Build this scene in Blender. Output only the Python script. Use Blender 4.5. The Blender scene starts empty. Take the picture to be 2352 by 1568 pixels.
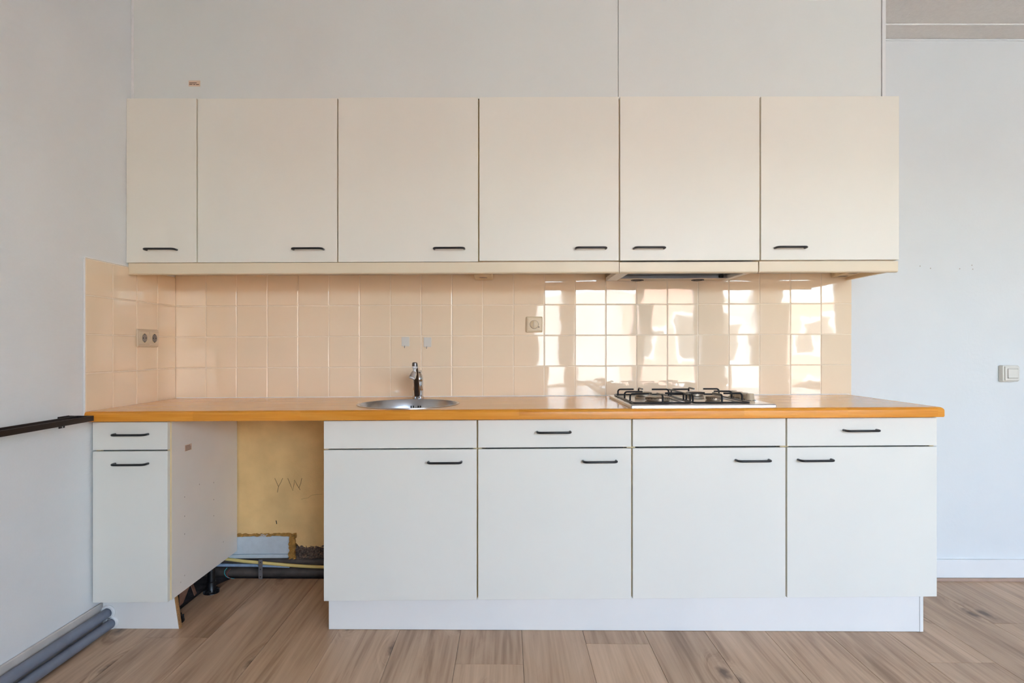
import bpy, bmesh, math, random
from mathutils import Vector, Matrix

random.seed(7)
scene = bpy.context.scene
COL = scene.collection
PI = math.pi

# ------------------------------------------------------------------ camera
F_PX, CX, CY, CAM_D, CAM_H = 1334.0, 1165.0, 800.0, 2.832, 1.119
cam_data = bpy.data.cameras.new('camera')
cam = bpy.data.objects.new('camera', cam_data)
COL.objects.link(cam)
cam.location = (0, -CAM_D, CAM_H)
cam.rotation_euler = (PI / 2, 0, 0)
cam_data.sensor_width = 36.0
cam_data.lens = F_PX / 2352 * 36.0
cam_data.shift_x = (1176 - CX) / 2352
cam_data.shift_y = (CY - 784) / 2352
cam_data.clip_start = 0.05
scene.camera = cam

# ------------------------------------------------------------------ world, sun, exposure
world = bpy.data.worlds.new('world')
scene.world = world
world.use_nodes = True
wn = world.node_tree.nodes
wl_ = world.node_tree.links
sky = wn.new('ShaderNodeTexSky')
sky.sky_type = 'NISHITA'
sky.sun_disc = False
sky.sun_elevation = math.radians(42)
sky.sun_rotation = math.radians(15)
sky.air_density = 1.0
sky.dust_density = 2.0
wn['Background'].inputs['Strength'].default_value = 0.98
haze = wn.new('ShaderNodeHueSaturation')          # hazy, paler sky
haze.inputs['Saturation'].default_value = 0.84
wl_.new(sky.outputs['Color'], haze.inputs['Color'])
wl_.new(haze.outputs['Color'], wn['Background'].inputs['Color'])

sun_data = bpy.data.lights.new('sun', 'SUN')
sun_data.energy = 4.2
sun_data.angle = math.radians(0.6)
sun_data.color = (1.0, 0.985, 0.96)
sun = bpy.data.objects.new('sun', sun_data)
COL.objects.link(sun)
sun.rotation_euler = Vector((-0.25, -0.80, -0.75)).to_track_quat('-Z', 'Y').to_euler()   # from behind the kitchen wall

WIN = [('window_1', 0.46, 2.78, [(0.75, 1.00), (1.86, 2.04)]),
       ('window_2', 3.10, 4.68, [(3.62, 4.02)])]
WIN_Z0, WIN_Z1, WIN_Y = 0.53, 2.46, -5.5
for nm, xa, xb, _ in WIN:                      # daylight portals in the two window openings
    ld = bpy.data.lights.new('window_portal', 'AREA')
    ld.shape = 'RECTANGLE'
    ld.size, ld.size_y = xb - xa, WIN_Z1 - WIN_Z0
    ld.cycles.is_portal = True
    lo = bpy.data.objects.new('window_portal', ld)
    COL.objects.link(lo)
    lo.location = ((xa + xb) / 2, WIN_Y - 0.25, (WIN_Z0 + WIN_Z1) / 2)
    lo.rotation_euler = (PI / 2, 0, 0)

scene.view_settings.view_transform = 'Standard'
scene.view_settings.look = 'None'
scene.view_settings.gamma = 1.0
scene.view_settings.use_curve_mapping = False
scene.view_settings.exposure = 2.38
cy = scene.cycles
cy.use_denoising = True
cy.max_bounces = 14
cy.diffuse_bounces = 10
cy.glossy_bounces = 6
cy.transparent_max_bounces = 8
cy.sample_clamp_indirect = 12.0
cy.caustics_reflective = False
cy.caustics_refractive = False

# ------------------------------------------------------------------ the house is out of level: everything follows its lines
KZ = [(-0.5, -0.0042), (0.0, -0.0042), (0.10, 0.0070), (0.14, 0.0075), (0.73, 0.0058), (0.90, 0.0056), (1.0, 0.0050),
      (1.40, 0.0040), (1.46, 0.0030), (2.20, 0.0030), (2.45, -0.002), (3.0, -0.004)]
def slope(z):
    if z <= KZ[0][0]: return KZ[0][1]
    for (a, ka), (b, kb) in zip(KZ, KZ[1:]):
        if z <= b: return ka + (kb - ka) * (z - a) / (b - a)
    return KZ[-1][1]
def FL(v):                      # only the floor's slope, for things that lie on it
    return Vector((v[0], v[1], v[2] - 0.0042 * max(-2, min(3, v[0]))))
def W(v):
    x = max(-2.0, min(3.0, v[0]))
    return Vector((v[0], v[1], v[2] + slope(v[2]) * x))
def at(px, py, y):              # a point of the room at depth y
    s = F_PX / (CAM_D + y)
    return ((px - CX) / s, y, CAM_H - (py - CY) / s)

# ------------------------------------------------------------------ materials
MATS = {}
def lin(c):
    return tuple(((v / 255) / 12.92 if v / 255 <= 0.04045 else ((v / 255 + 0.055) / 1.055) ** 2.4) for v in c) + (1.0,)
def mat(name, rgb, rough=0.5, metal=0.0, vary=0.0, vscale=6.0, bump=0.0, bscale=40.0, spec=0.5, coat=0.0, stretch=None):
    m = bpy.data.materials.new(name)
    m.use_nodes = True
    n, l = m.node_tree.nodes, m.node_tree.links
    p = n['Principled BSDF']
    p.inputs['Base Color'].default_value = lin(rgb)
    p.inputs['Roughness'].default_value = rough
    p.inputs['Metallic'].default_value = metal
    p.inputs['Specular IOR Level'].default_value = spec
    p.inputs['Coat Weight'].default_value = coat
    p.inputs['Coat Roughness'].default_value = 0.08
    tc = n.new('ShaderNodeTexCoord')
    mp = n.new('ShaderNodeMapping')
    l.new(tc.outputs['Object'], mp.inputs['Vector'])
    if stretch: mp.inputs['Scale'].default_value = stretch
    if vary:
        ns = n.new('ShaderNodeTexNoise'); ns.inputs['Scale'].default_value = vscale
        ns.inputs['Detail'].default_value = 4
        l.new(mp.outputs['Vector'], ns.inputs['Vector'])
        rp = n.new('ShaderNodeValToRGB')
        c = lin(rgb)
        rp.color_ramp.elements[0].position = 0.3; rp.color_ramp.elements[1].position = 0.7
        rp.color_ramp.elements[0].color = tuple(v * (1 - vary) for v in c[:3]) + (1,)
        rp.color_ramp.elements[1].color = tuple(min(1, v * (1 + vary)) for v in c[:3]) + (1,)
        l.new(ns.outputs['Fac'], rp.inputs['Fac'])
        l.new(rp.outputs['Color'], p.inputs['Base Color'])
    if bump:
        nb = n.new('ShaderNodeTexNoise'); nb.inputs['Scale'].default_value = bscale
        nb.inputs['Detail'].default_value = 3
        l.new(mp.outputs['Vector'], nb.inputs['Vector'])
        b = n.new('ShaderNodeBump'); b.inputs['Strength'].default_value = bump
        b.inputs['Distance'].default_value = 0.01
        l.new(nb.outputs['Fac'], b.inputs['Height'])
        l.new(b.outputs['Normal'], p.inputs['Normal'])
    MATS[name] = m
    return m

M_wall = mat('white_wall_paint', (219, 222, 222), 0.85, vary=0.02, vscale=2.0, bump=0.06, bscale=60)
M_soffit = mat('soffit_paint', (223, 225, 220), 0.75, vary=0.015, vscale=3, bump=0.03, bscale=80)
M_trim = mat('trim_paint', (228, 228, 226), 0.5, vary=0.02)
M_caulk = mat('caulk', (232, 231, 228), 0.6, vary=0.04, vscale=30, bump=0.2, bscale=60)
M_ceil = mat('ceiling_plaster', (232, 227, 222), 0.95, vary=0.03, vscale=60, bump=0.35, bscale=170)
M_upper = mat('cream_laminate', (233, 229, 217), 0.42, vary=0.012, vscale=3, bump=0.015, bscale=300)
M_base = mat('off_white_laminate', (227, 225, 215), 0.42, vary=0.012, vscale=3, bump=0.015, bscale=300)
M_carc = mat('carcass_laminate', (236, 231, 222), 0.5, vary=0.02)
M_edge = mat('yellowed_edge_band', (222, 200, 156), 0.5, vary=0.05, vscale=20)
M_pelmet = mat('cream_pelmet', (228, 213, 185), 0.4, vary=0.015)
M_plinth = mat('white_plinth_laminate', (230, 228, 223), 0.45, vary=0.012)
M_handle = mat('black_handle_metal', (34, 32, 33), 0.32, 0.2, vary=0.05)
M_dark = mat('black_plastic', (18, 18, 20), 0.4, vary=0.1, vscale=30)
M_void = mat('dark_gap', (30, 26, 22), 0.9, vary=0.1)
M_rail = mat('black_painted_steel', (40, 33, 31), 0.35, 0.3, vary=0.12, vscale=25)
M_chip = mat('raw_chipboard', (166, 122, 76), 0.9, vary=0.3, vscale=160, bump=0.4, bscale=200)
M_chrome = mat('chrome', (205, 205, 208), 0.12, 1.0, vary=0.02)
M_chrome_d = mat('shaded_chrome', (120, 115, 112), 0.3, 1.0, vary=0.15, vscale=30)  # chrome for the spout; the shade of its underside is in the colour
M_steel = mat('brushed_steel', (190, 190, 192), 0.26, 1.0, vary=0.05, vscale=20, stretch=(1, 1, 12))
M_hood = mat('pale_hood_steel', (228, 228, 230), 0.45, 0.2, vary=0.03)
M_hob = mat('hob_steel', (226, 224, 222), 0.24, 0.85, vary=0.03, vscale=12, stretch=(1, 14, 1))
M_enamel = mat('black_enamel', (34, 34, 36), 0.28, vary=0.1)
M_burn = mat('burner_aluminium', (168, 154, 136), 0.42, 0.85, vary=0.12, vscale=30)
M_knob = mat('beige_knob', (190, 170, 142), 0.4, vary=0.04)
M_whitep = mat('white_plastic', (226, 226, 224), 0.35, vary=0.02)
M_beige = mat('beige_plastic', (216, 197, 162), 0.35, vary=0.02)
M_beige2 = mat('beige_socket_plastic', (212, 194, 168), 0.35, vary=0.02)
M_greyp = mat('grey_white_plastic', (216, 213, 204), 0.4, vary=0.02)
M_pipe = mat('grey_painted_pipe', (118, 124, 138), 0.4, vary=0.08, vscale=20, bump=0.05, bscale=90)
M_black_pipe = mat('grimy_black_pipe', (82, 72, 65), 0.55, vary=0.4, vscale=14, bump=0.15, bscale=60)
M_hose = mat('yellow_hose', (226, 205, 130), 0.45, vary=0.06, vscale=30)
M_bluepipe = mat('pale_blue_painted_pipe', (158, 178, 200), 0.5, vary=0.15, vscale=50, bump=0.2, bscale=120)
M_block = mat('pale_blue_white_block', (196, 208, 214), 0.8, vary=0.05, vscale=30, bump=0.15, bscale=90)
M_foam = mat('ochre_foam', (176, 132, 66), 0.9, vary=0.3, vscale=60, bump=0.8, bscale=70)
M_rubble = mat('rough_concrete', (112, 96, 84), 0.95, vary=0.55, vscale=130, bump=0.9, bscale=140)
M_subfloor = mat('dirty_screed', (70, 62, 62), 0.95, vary=0.4, vscale=22, bump=0.5, bscale=70)
M_card = mat('brown_hardboard', (128, 88, 68), 0.85, vary=0.2, vscale=30)
M_strap = mat('galvanised_strap', (138, 138, 140), 0.5, 0.7, vary=0.1, vscale=40)
M_pencil = mat('pencil', (122, 96, 60), 0.8, vary=0.2, vscale=300)
M_paper = mat('peach_paper', (222, 196, 172), 0.8, vary=0.03)
M_ink = mat('brown_ink', (96, 70, 52), 0.8, vary=0.05)
M_teal = mat('teal_wire', (60, 160, 160), 0.5, vary=0.05)
M_red = mat('red_wire', (150, 74, 66), 0.5, vary=0.05)
M_grout = mat('cream_grout', (240, 226, 205), 0.85, vary=0.04, vscale=60)
M_brown_strip = mat('brown_skirting_strip', (176, 148, 130), 0.6, vary=0.06, vscale=20)
M_dirt = mat('grey_dirty_paint', (196, 190, 184), 0.7, vary=0.1, vscale=12, bump=0.1, bscale=50)
M_mark2 = mat('pale_scuff', (186, 178, 170), 0.8, vary=0.1)
M_mark = mat('recess_grey', (140, 132, 126), 0.8, vary=0.1)  # grey for socket wells, dial groove and rocker gap

# glazed tile: slightly wavy gloss
M_tile = mat('cream_glazed_tile', (239, 219, 190), 0.035, vary=0.015, vscale=5, bump=0.0, spec=0.6)
n, l = M_tile.node_tree.nodes, M_tile.node_tree.links
tcx = n.new('ShaderNodeNewGeometry')
nb = n.new('ShaderNodeTexNoise'); nb.inputs['Scale'].default_value = 9; nb.inputs['Detail'].default_value = 1.5
l.new(tcx.outputs['Position'], nb.inputs['Vector'])
bb = n.new('ShaderNodeBump'); bb.inputs['Strength'].default_value = 0.05; bb.inputs['Distance'].default_value = 0.01
l.new(nb.outputs['Fac'], bb.inputs['Height']); l.new(bb.outputs['Normal'], n['Principled BSDF'].inputs['Normal'])

# ribbed wallpaper on the left wall
M_paperwall = mat('ribbed_wallpaper', (226, 229, 230), 0.85, vary=0.02, vscale=3)
n, l = M_paperwall.node_tree.nodes, M_paperwall.node_tree.links
tcx = n.new('ShaderNodeNewGeometry')
wv = n.new('ShaderNodeTexWave'); wv.wave_type = 'BANDS'; wv.bands_direction = 'Z'
wv.inputs['Scale'].default_value = 75; wv.inputs['Distortion'].default_value = 1.6
wv.inputs['Detail'].default_value = 2; wv.inputs['Detail Scale'].default_value = 2.5
l.new(tcx.outputs['Position'], wv.inputs['Vector'])
bb = n.new('ShaderNodeBump'); bb.inputs['Strength'].default_value = 0.16; bb.inputs['Distance'].default_value = 0.0015
l.new(wv.outputs['Fac'], bb.inputs['Height']); l.new(bb.outputs['Normal'], n['Principled BSDF'].inputs['Normal'])

def wood(name, dark, mid, light, axis, scale, rough, knots=True, coat=0.0, grain=(14.0, 0.9), fine=(90.0, 3.0), finemix=0.35):
    m = bpy.data.materials.new(name); m.use_nodes = True
    n, l = m.node_tree.nodes, m.node_tree.links
    p = n['Principled BSDF']
    p.inputs['Roughness'].default_value = rough
    p.inputs['Coat Weight'].default_value = coat
    tc = n.new('ShaderNodeTexCoord'); oi = n.new('ShaderNodeObjectInfo')
    mul = n.new('ShaderNodeMath'); mul.operation = 'MULTIPLY'; mul.inputs[1].default_value = 57.0
    l.new(oi.outputs['Random'], mul.inputs[0])
    add = n.new('ShaderNodeVectorMath'); add.operation = 'ADD'
    cmb = n.new('ShaderNodeCombineXYZ')
    for k in range(3): l.new(mul.outputs[0], cmb.inputs[k])
    l.new(tc.outputs['Object'], add.inputs[0]); l.new(cmb.outputs[0], add.inputs[1])
    def mapped(a, b):
        mp = n.new('ShaderNodeMapping')
        mp.inputs['Scale'].default_value = (b, a, a) if axis == 'X' else (a, b, a)
        l.new(add.outputs[0], mp.inputs['Vector'])
        return mp
    n1 = n.new('ShaderNodeTexNoise'); n1.inputs['Scale'].default_value = scale; n1.inputs['Detail'].default_value = 6
    n1.inputs['Roughness'].default_value = 0.62; n1.inputs['Distortion'].default_value = 1.4
    if knots:
        v = n.new('ShaderNodeTexVoronoi'); v.voronoi_dimensions = '2D'; v.inputs['Scale'].default_value = 1.0
        mk = mapped(3.4, 1.5); l.new(mk.outputs[0], v.inputs['Vector'])
        sw = n.new('ShaderNodeMapRange'); sw.interpolation_type = 'SMOOTHSTEP'
        sw.inputs[1].default_value = 0.0; sw.inputs[2].default_value = 0.26; sw.inputs[3].default_value = 0.8; sw.inputs[4].default_value = 0.0
        l.new(v.outputs['Distance'], sw.inputs[0])
        ao = n.new('ShaderNodeVectorMath'); ao.operation = 'ADD'
        cc = n.new('ShaderNodeCombineXYZ'); l.new(sw.outputs[0], cc.inputs[0]); l.new(sw.outputs[0], cc.inputs[2])
        l.new(mapped(*grain).outputs[0], ao.inputs[0]); l.new(cc.outputs[0], ao.inputs[1])
        l.new(ao.outputs[0], n1.inputs['Vector'])
    else:
        l.new(mapped(*grain).outputs[0], n1.inputs['Vector'])
    n2 = n.new('ShaderNodeTexNoise'); n2.inputs['Scale'].default_value = scale; n2.inputs['Detail'].default_value = 2
    l.new(mapped(*fine).outputs[0], n2.inputs['Vector'])
    mx = n.new('ShaderNodeMix'); mx.data_type = 'FLOAT'; mx.inputs[0].default_value = finemix
    l.new(n1.outputs['Fac'], mx.inputs[2]); l.new(n2.outputs['Fac'], mx.inputs[3])
    rp = n.new('ShaderNodeValToRGB')
    e = rp.color_ramp.elements
    e[0].position = 0.34; e[0].color = lin(dark); e[1].position = 0.66; e[1].color = lin(light)
    q = e.new(0.5); q.color = lin(mid)
    l.new(mx.outputs[0], rp.inputs['Fac'])
    col = rp.outputs['Color']
    # each board its own tone
    hsv = n.new('ShaderNodeHueSaturation')
    mr = n.new('ShaderNodeMapRange'); mr.inputs[3].default_value = 0.90; mr.inputs[4].default_value = 1.08
    l.new(oi.outputs['Random'], mr.inputs[0]); l.new(mr.outputs[0], hsv.inputs['Value'])
    l.new(col, hsv.inputs['Color']); col = hsv.outputs['Color']
    if knots:
        nz = n.new('ShaderNodeTexNoise'); nz.inputs['Scale'].default_value = 30
        l.new(add.outputs[0], nz.inputs['Vector'])
        ad = n.new('ShaderNodeMath'); ad.operation = 'MULTIPLY_ADD'; ad.inputs[1].default_value = 0.10
        l.new(nz.outputs['Fac'], ad.inputs[0]); l.new(v.outputs['Distance'], ad.inputs[2])
        kr = n.new('ShaderNodeValToRGB')
        kr.color_ramp.elements[0].position = 0.075; kr.color_ramp.elements[0].color = (0.8, 0.8, 0.8, 1)
        kr.color_ramp.elements[1].position = 0.135; kr.color_ramp.elements[1].color = (0, 0, 0, 1)
        l.new(ad.outputs[0], kr.inputs['Fac'])
        km = n.new('ShaderNodeMix'); km.data_type = 'RGBA'
        l.new(kr.outputs['Color'], km.inputs[0]); l.new(col, km.inputs[6])
        km.inputs[7].default_value = lin((74, 52, 38))
        col = km.outputs[2]
    l.new(col, p.inputs['Base Color'])
    b = n.new('ShaderNodeBump'); b.inputs['Strength'].default_value = 0.08; b.inputs['Distance'].default_value = 0.003
    l.new(n2.outputs['Fac'], b.inputs['Height']); l.new(b.outputs['Normal'], p.inputs['Normal'])
    MATS[name] = m
    return m
M_floor = wood('oak_laminate', (146, 115, 88), (187, 156, 127), (207, 177, 148), 'Y', 1.0, 0.40, grain=(9.0, 0.7), fine=(75.0, 2.2), finemix=0.30)
M_top = wood('beech_worktop', (222, 164, 98), (230, 174, 108), (236, 184, 120), 'X', 1.0, 0.16, knots=False, grain=(22, 1.2), fine=(120, 4))
M_nose = wood('beech_edge', (210, 130, 38), (222, 146, 50), (231, 160, 66), 'X', 1.0, 0.24, knots=False, grain=(26, 1.5), fine=(140, 5), coat=0.0)

M_nose.node_tree.nodes['Principled BSDF'].inputs['Specular IOR Level'].default_value = 0.32
# plaster left bare in the appliance gap
M_plaster = mat('yellow_old_plaster', (234, 199, 138), 0.92, vary=0.10, vscale=7, bump=0.15, bscale=160)

# ------------------------------------------------------------------ mesh helpers
def wloc(o):
    v = Vector((0, 0, 0))
    while o is not None:
        v += o.location; o = o.parent
    return v
def build(name, bm, m, parent=None, warp=W, smooth=False, origin=None):
    bmesh.ops.recalc_face_normals(bm, faces=bm.faces)
    for v in bm.verts: v.co = warp(v.co) if warp else v.co
    base = wloc(parent) if parent is not None else Vector((0, 0, 0))
    o_world = Vector(origin) if origin is not None else base
    for v in bm.verts: v.co -= o_world
    me = bpy.data.meshes.new(name)
    bm.to_mesh(me); bm.free()
    if smooth:
        for f in me.polygons: f.use_smooth = True
        try: me.set_sharp_from_angle(angle=math.radians(38))
        except Exception: pass
    me.materials.append(m)
    o = bpy.data.objects.new(name, me)
    COL.objects.link(o)
    if parent is not None:
        o.parent = parent
    o.location = o_world - base
    return o
def tag(o, label=None, cat=None, group=None, kind=None):
    if label: o['label'] = label
    if cat: o['category'] = cat
    if group: o['group'] = group
    if kind: o['kind'] = kind
    return o
def thing(name, label, cat, loc, group=None):
    o = bpy.data.objects.new(name, None)
    o.empty_display_size = 0.05
    COL.objects.link(o)
    o.location = W(loc)
    return tag(o, label, cat, group)
def add_box(bm, x0, x1, y0, y1, z0, z1, bev=0.0, seg=1, pred=None):
    vs = [bm.verts.new((x, y, z)) for x in (x0, x1) for y in (y0, y1) for z in (z0, z1)]
    idx = [(0, 1, 3, 2), (4, 6, 7, 5), (0, 4, 5, 1), (2, 3, 7, 6), (0, 2, 6, 4), (1, 5, 7, 3)]
    fs = [bm.faces.new([vs[i] for i in f]) for f in idx]
    if bev:
        es = list({e for f in fs for e in f.edges})
        if pred: es = [e for e in es if pred(e)]
        bmesh.ops.bevel(bm, geom=es, offset=bev, segments=seg, profile=0.5, affect='EDGES')
    return vs
def box(name, m, parent, x0, x1, y0, y1, z0, z1, bev=0.0, seg=1, pred=None, **kw):
    bm = bmesh.new()
    add_box(bm, x0, x1, y0, y1, z0, z1, bev, seg, pred)
    return build(name, bm, m, parent, **kw)
def add_tube(bm, pts, r, n=10, cap=True, radii=None):
    pts = [Vector(p) for p in pts]
    rings = []
    t0 = (pts[1] - pts[0]).normalized()
    up = Vector((0, 0, 1)) if abs(t0.z) < 0.9 else Vector((1, 0, 0))
    nrm = t0.cross(up).normalized()
    for i, p in enumerate(pts):
        if i == 0: t = t0
        elif i == len(pts) - 1: t = (pts[i] - pts[i - 1]).normalized()
        else: t = ((pts[i + 1] - pts[i]).normalized() + (pts[i] - pts[i - 1]).normalized()).normalized()
        nrm = (nrm - t * nrm.dot(t)).normalized()
        b = t.cross(nrm)
        rr = radii[i] if radii else r
        rings.append([bm.verts.new(p + (nrm * math.cos(a) + b * math.sin(a)) * rr) for a in [2 * PI * k / n for k in range(n)]])
    for A, B in zip(rings, rings[1:]):
        for k in range(n): bm.faces.new((A[k], A[(k + 1) % n], B[(k + 1) % n], B[k]))
    if cap:
        bm.faces.new(list(reversed(rings[0]))); bm.faces.new(rings[-1])
def tube(name, m, parent, pts, r, n=10, radii=None, **kw):
    bm = bmesh.new(); add_tube(bm, pts, r, n, True, radii)
    return build(name, bm, m, parent, smooth=True, **kw)
def arc(c, u, v, r, a0, a1, n=6):
    c, u, v = Vector(c), Vector(u), Vector(v)
    return [c + u * (r * math.cos(a0 + (a1 - a0) * k / n)) + v * (r * math.sin(a0 + (a1 - a0) * k / n)) for k in range(n + 1)]
def add_lathe(bm, prof, n=24, origin=(0, 0, 0), axis=(0, 0, 1), closed=False):
    a = Vector(axis).normalized()
    u = a.cross(Vector((0, 1, 0)) if abs(a.y) < 0.9 else Vector((1, 0, 0))).normalized(); v = a.cross(u)
    o = Vector(origin); rings = []
    for (r, h) in prof:
        if r < 1e-6: rings.append([bm.verts.new(o + a * h)])
        else: rings.append([bm.verts.new(o + a * h + (u * math.cos(t) + v * math.sin(t)) * r) for t in [2 * PI * k / n for k in range(n)]])
    pairs = list(zip(rings, rings[1:])) + ([(rings[-1], rings[0])] if closed else [])
    for A, B in pairs:
        for k in range(n):
            k2 = (k + 1) % n
            if len(A) == 1 and len(B) == 1: continue
            if len(A) == 1: bm.faces.new((A[0], B[k2], B[k]))
            elif len(B) == 1: bm.faces.new((A[k], A[k2], B[0]))
            else: bm.faces.new((A[k], A[k2], B[k2], B[k]))
def lathe(name, m, parent, prof, n=24, origin=(0, 0, 0), axis=(0, 0, 1), closed=False, **kw):
    bm = bmesh.new(); add_lathe(bm, prof, n, origin, axis, closed)
    return build(name, bm, m, parent, smooth=True, **kw)
def add_prism(bm, pts, y0, y1):            # outline in the XZ plane, thick along Y
    A = [bm.verts.new((x, y0, z)) for x, z in pts]; B = [bm.verts.new((x, y1, z)) for x, z in pts]
    bm.faces.new(A); bm.faces.new(list(reversed(B)))
    k = len(pts)
    for i in range(k): bm.faces.new((A[i], A[(i + 1) % k], B[(i + 1) % k], B[i]))
def prism(name, m, parent, pts, y0, y1, **kw):
    bm = bmesh.new(); add_prism(bm, pts, y0, y1)
    bmesh.ops.triangulate(bm, faces=[f for f in bm.faces if len(f.verts) > 4])
    return build(name, bm, m, parent, **kw)
def disc(name, m, parent, c, axis, r, t=0.001, n=16, **kw):
    return lathe(name, m, parent, [(0, 0), (r, 0), (r, t), (0, t)], n, c, axis, **kw)

# ================================================================== SETTING
CEIL, XL, XR, YB = 2.64, -1.622, 5.4, -5.5

# ---- floor: screed with laminate planks on it
floor = box('floor', M_subfloor, None, XL - 0.2, XR + 0.2, YB - 0.2, 0.14, -0.06, -0.011, warp=FL)
tag(floor, kind='structure')
PW, P0 = 0.242, 0.057
ends = {-6: [-2.0, -0.594], -5: [-1.30, -2.68], -4: [-1.75], -3: [-1.95], -2: [-1.1, -2.5], -1: [-0.773, -2.15], 0: [-1.5], 1: [-0.627, -2.0], 2: [-1.7],
        3: [-0.95], 4: [-1.25], 5: [-1.6], 6: [-0.75], 7: [-1.1], 8: [-0.45], 9: [-0.9]}
def plank(x0, x1, y0, y1):
    bm = bmesh.new()
    add_box(bm, x0 + 0.0005, x1 - 0.0005, y0 + 0.0005, y1 - 0.0005, -0.010, 0.0)
    es = [e for e in bm.edges if all(abs(v.co.z) < 1e-6 for v in e.verts)]
    bmesh.ops.bevel(bm, geom=es, offset=0.0009, segments=1, affect='EDGES')
    return build('plank', bm, M_floor, floor, warp=FL, origin=((x0 + x1) / 2, (y0 + y1) / 2, -0.005))
for k in range(-7, 20):
    x0, x1 = P0 + PW * k, P0 + PW * (k + 1)
    x0c, x1c = max(x0, XL), min(x1, XR)
    back = -0.018
    if k == -7: back = -0.50                       # the boards stop short under the first cabinet
    cuts = sorted(ends.get(k, [-0.4 - ((k * 0.53) % 1.1)]), reverse=True)
    ys = [back] + [c for c in cuts if c < back - 0.1]
    while ys[-1] > YB: ys.append(max(YB, ys[-1] - 1.38))
    for a, b in zip(ys, ys[1:]):
        if a - b < 0.03: continue
        if k == -6 and a > -0.2:                   # notch cut out for the cabinet foot
            bm = bmesh.new()
            pts = [(x0c, b), (x1c, b), (x1c, a), (-1.336, a), (-1.336, -0.164), (x0c, -0.164)]
            A = [bm.verts.new((x, y, 0.0)) for x, y in pts]; B = [bm.verts.new((x, y, -0.010)) for x, y in pts]
            bm.faces.new(A); bm.faces.new(list(reversed(B)))
            for i in range(6): bm.faces.new((A[i], A[(i + 1) % 6], B[(i + 1) % 6], B[i]))
            bmesh.ops.triangulate(bm, faces=[f for f in bm.faces if len(f.verts) > 4])
            build('plank', bm, M_floor, floor, warp=FL, origin=((x0 + x1) / 2, (a + b) / 2, -0.005))
        else:
            plank(x0c, x1c, b, a)

# ---- back wall (kept open low down in the appliance gap, where pipes run in a chase)
bm = bmesh.new()
WY0, WY1, GX0, GX1, GZ = 0.006, 0.20, -1.60, -0.66, 0.30
def ring_wall(bm, y0, y1, xs, zs, hole):
    for i in range(len(xs) - 1):
        for j in range(len(zs) - 1):
            if (i, j) in hole: continue
            add_box(bm, xs[i], xs[i + 1], y0, y1, zs[j], zs[j + 1])
    bmesh.ops.remove_doubles(bm, verts=bm.verts, dist=1e-5)
    seen = {}
    for f in list(bm.faces):
        key = tuple(sorted(v.index for v in f.verts)) if False else tuple(sorted((round(v.co.x, 4), round(v.co.y, 4), round(v.co.z, 4)) for v in f.verts))
        seen.setdefault(key, []).append(f)
    kill = [f for fs in seen.values() if len(fs) > 1 for f in fs]
    bmesh.ops.delete(bm, geom=kill, context='FACES_ONLY')
ring_wall(bm, WY0, WY1, [XL - 0.2, GX0, GX1, XR + 0.2], [-0.06, GZ, 0.84, CEIL + 0.1], {(1, 0), (1, 1)})
wall_back = tag(build('wall_back', bm, M_wall, None), kind='structure')
box('chase_back', M_rubble, wall_back, GX0 - 0.02, GX1 + 0.02, 0.105, 0.16, -0.055, 0.86)
# yellow plaster with its broken lower edge
top = [(-1.60, 0.845), (-0.66, 0.845), (-0.66, 0.152)]
rag = [(742, 1254), (731, 1252), (722, 1255), (712, 1252), (704, 1254), (695, 1251), (688, 1253), (684, 1247), (679, 1242), (676, 1234), (671, 1229),
       (668, 1223), (660, 1226), (650, 1225), (640, 1227), (630, 1225), (620, 1221), (613, 1224), (604, 1223), (596, 1226), (584, 1225), (572, 1228),
       (560, 1226), (552, 1227), (541, 1224)]
pts = top + [(at(x, y, 0.004)[0], at(x, y, 0.004)[2]) for x, y in rag] + [(-1.60, 0.22)]
plaster = prism('plaster', M_plaster, wall_back, pts, 0.004, 0.10)
# pencilled letters, a crack and a nail hole in the plaster
def stroke(name, m, px, y, r=0.0011, parent=None):
    bm = bmesh.new()
    for seg in px:
        add_tube(bm, [at(a, b, y) for a, b in seg], r, 5)
    return build(name, bm, m, parent or wall_back, warp=None)
q = lambda L: [(600 + a / 9.8, 1060 + b / 9.8) for a, b in L]
stroke('letter', M_pencil, [q([(305, 370), (345, 462), (388, 560), (378, 620), (362, 690)]), q([(484, 370), (440, 468), (388, 560)])], 0.004)
stroke('letter', M_pencil, [q([(597, 370), (655, 510), (712, 650), (735, 520), (750, 410), (800, 510), (878, 635)]), q([(915, 370), (888, 490), (848, 595)])], 0.004)
stroke('crack', M_pencil, [q([(895, 845), (970, 825), (1060, 812), (1100, 775), (1150, 748), (1250, 738), (1380, 728)])], 0.0044, 0.0007)
stroke('nail_hole', M_void, [q([(335, 1322), (342, 1355), (350, 1400)])], 0.0035, 0.0019)
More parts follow.
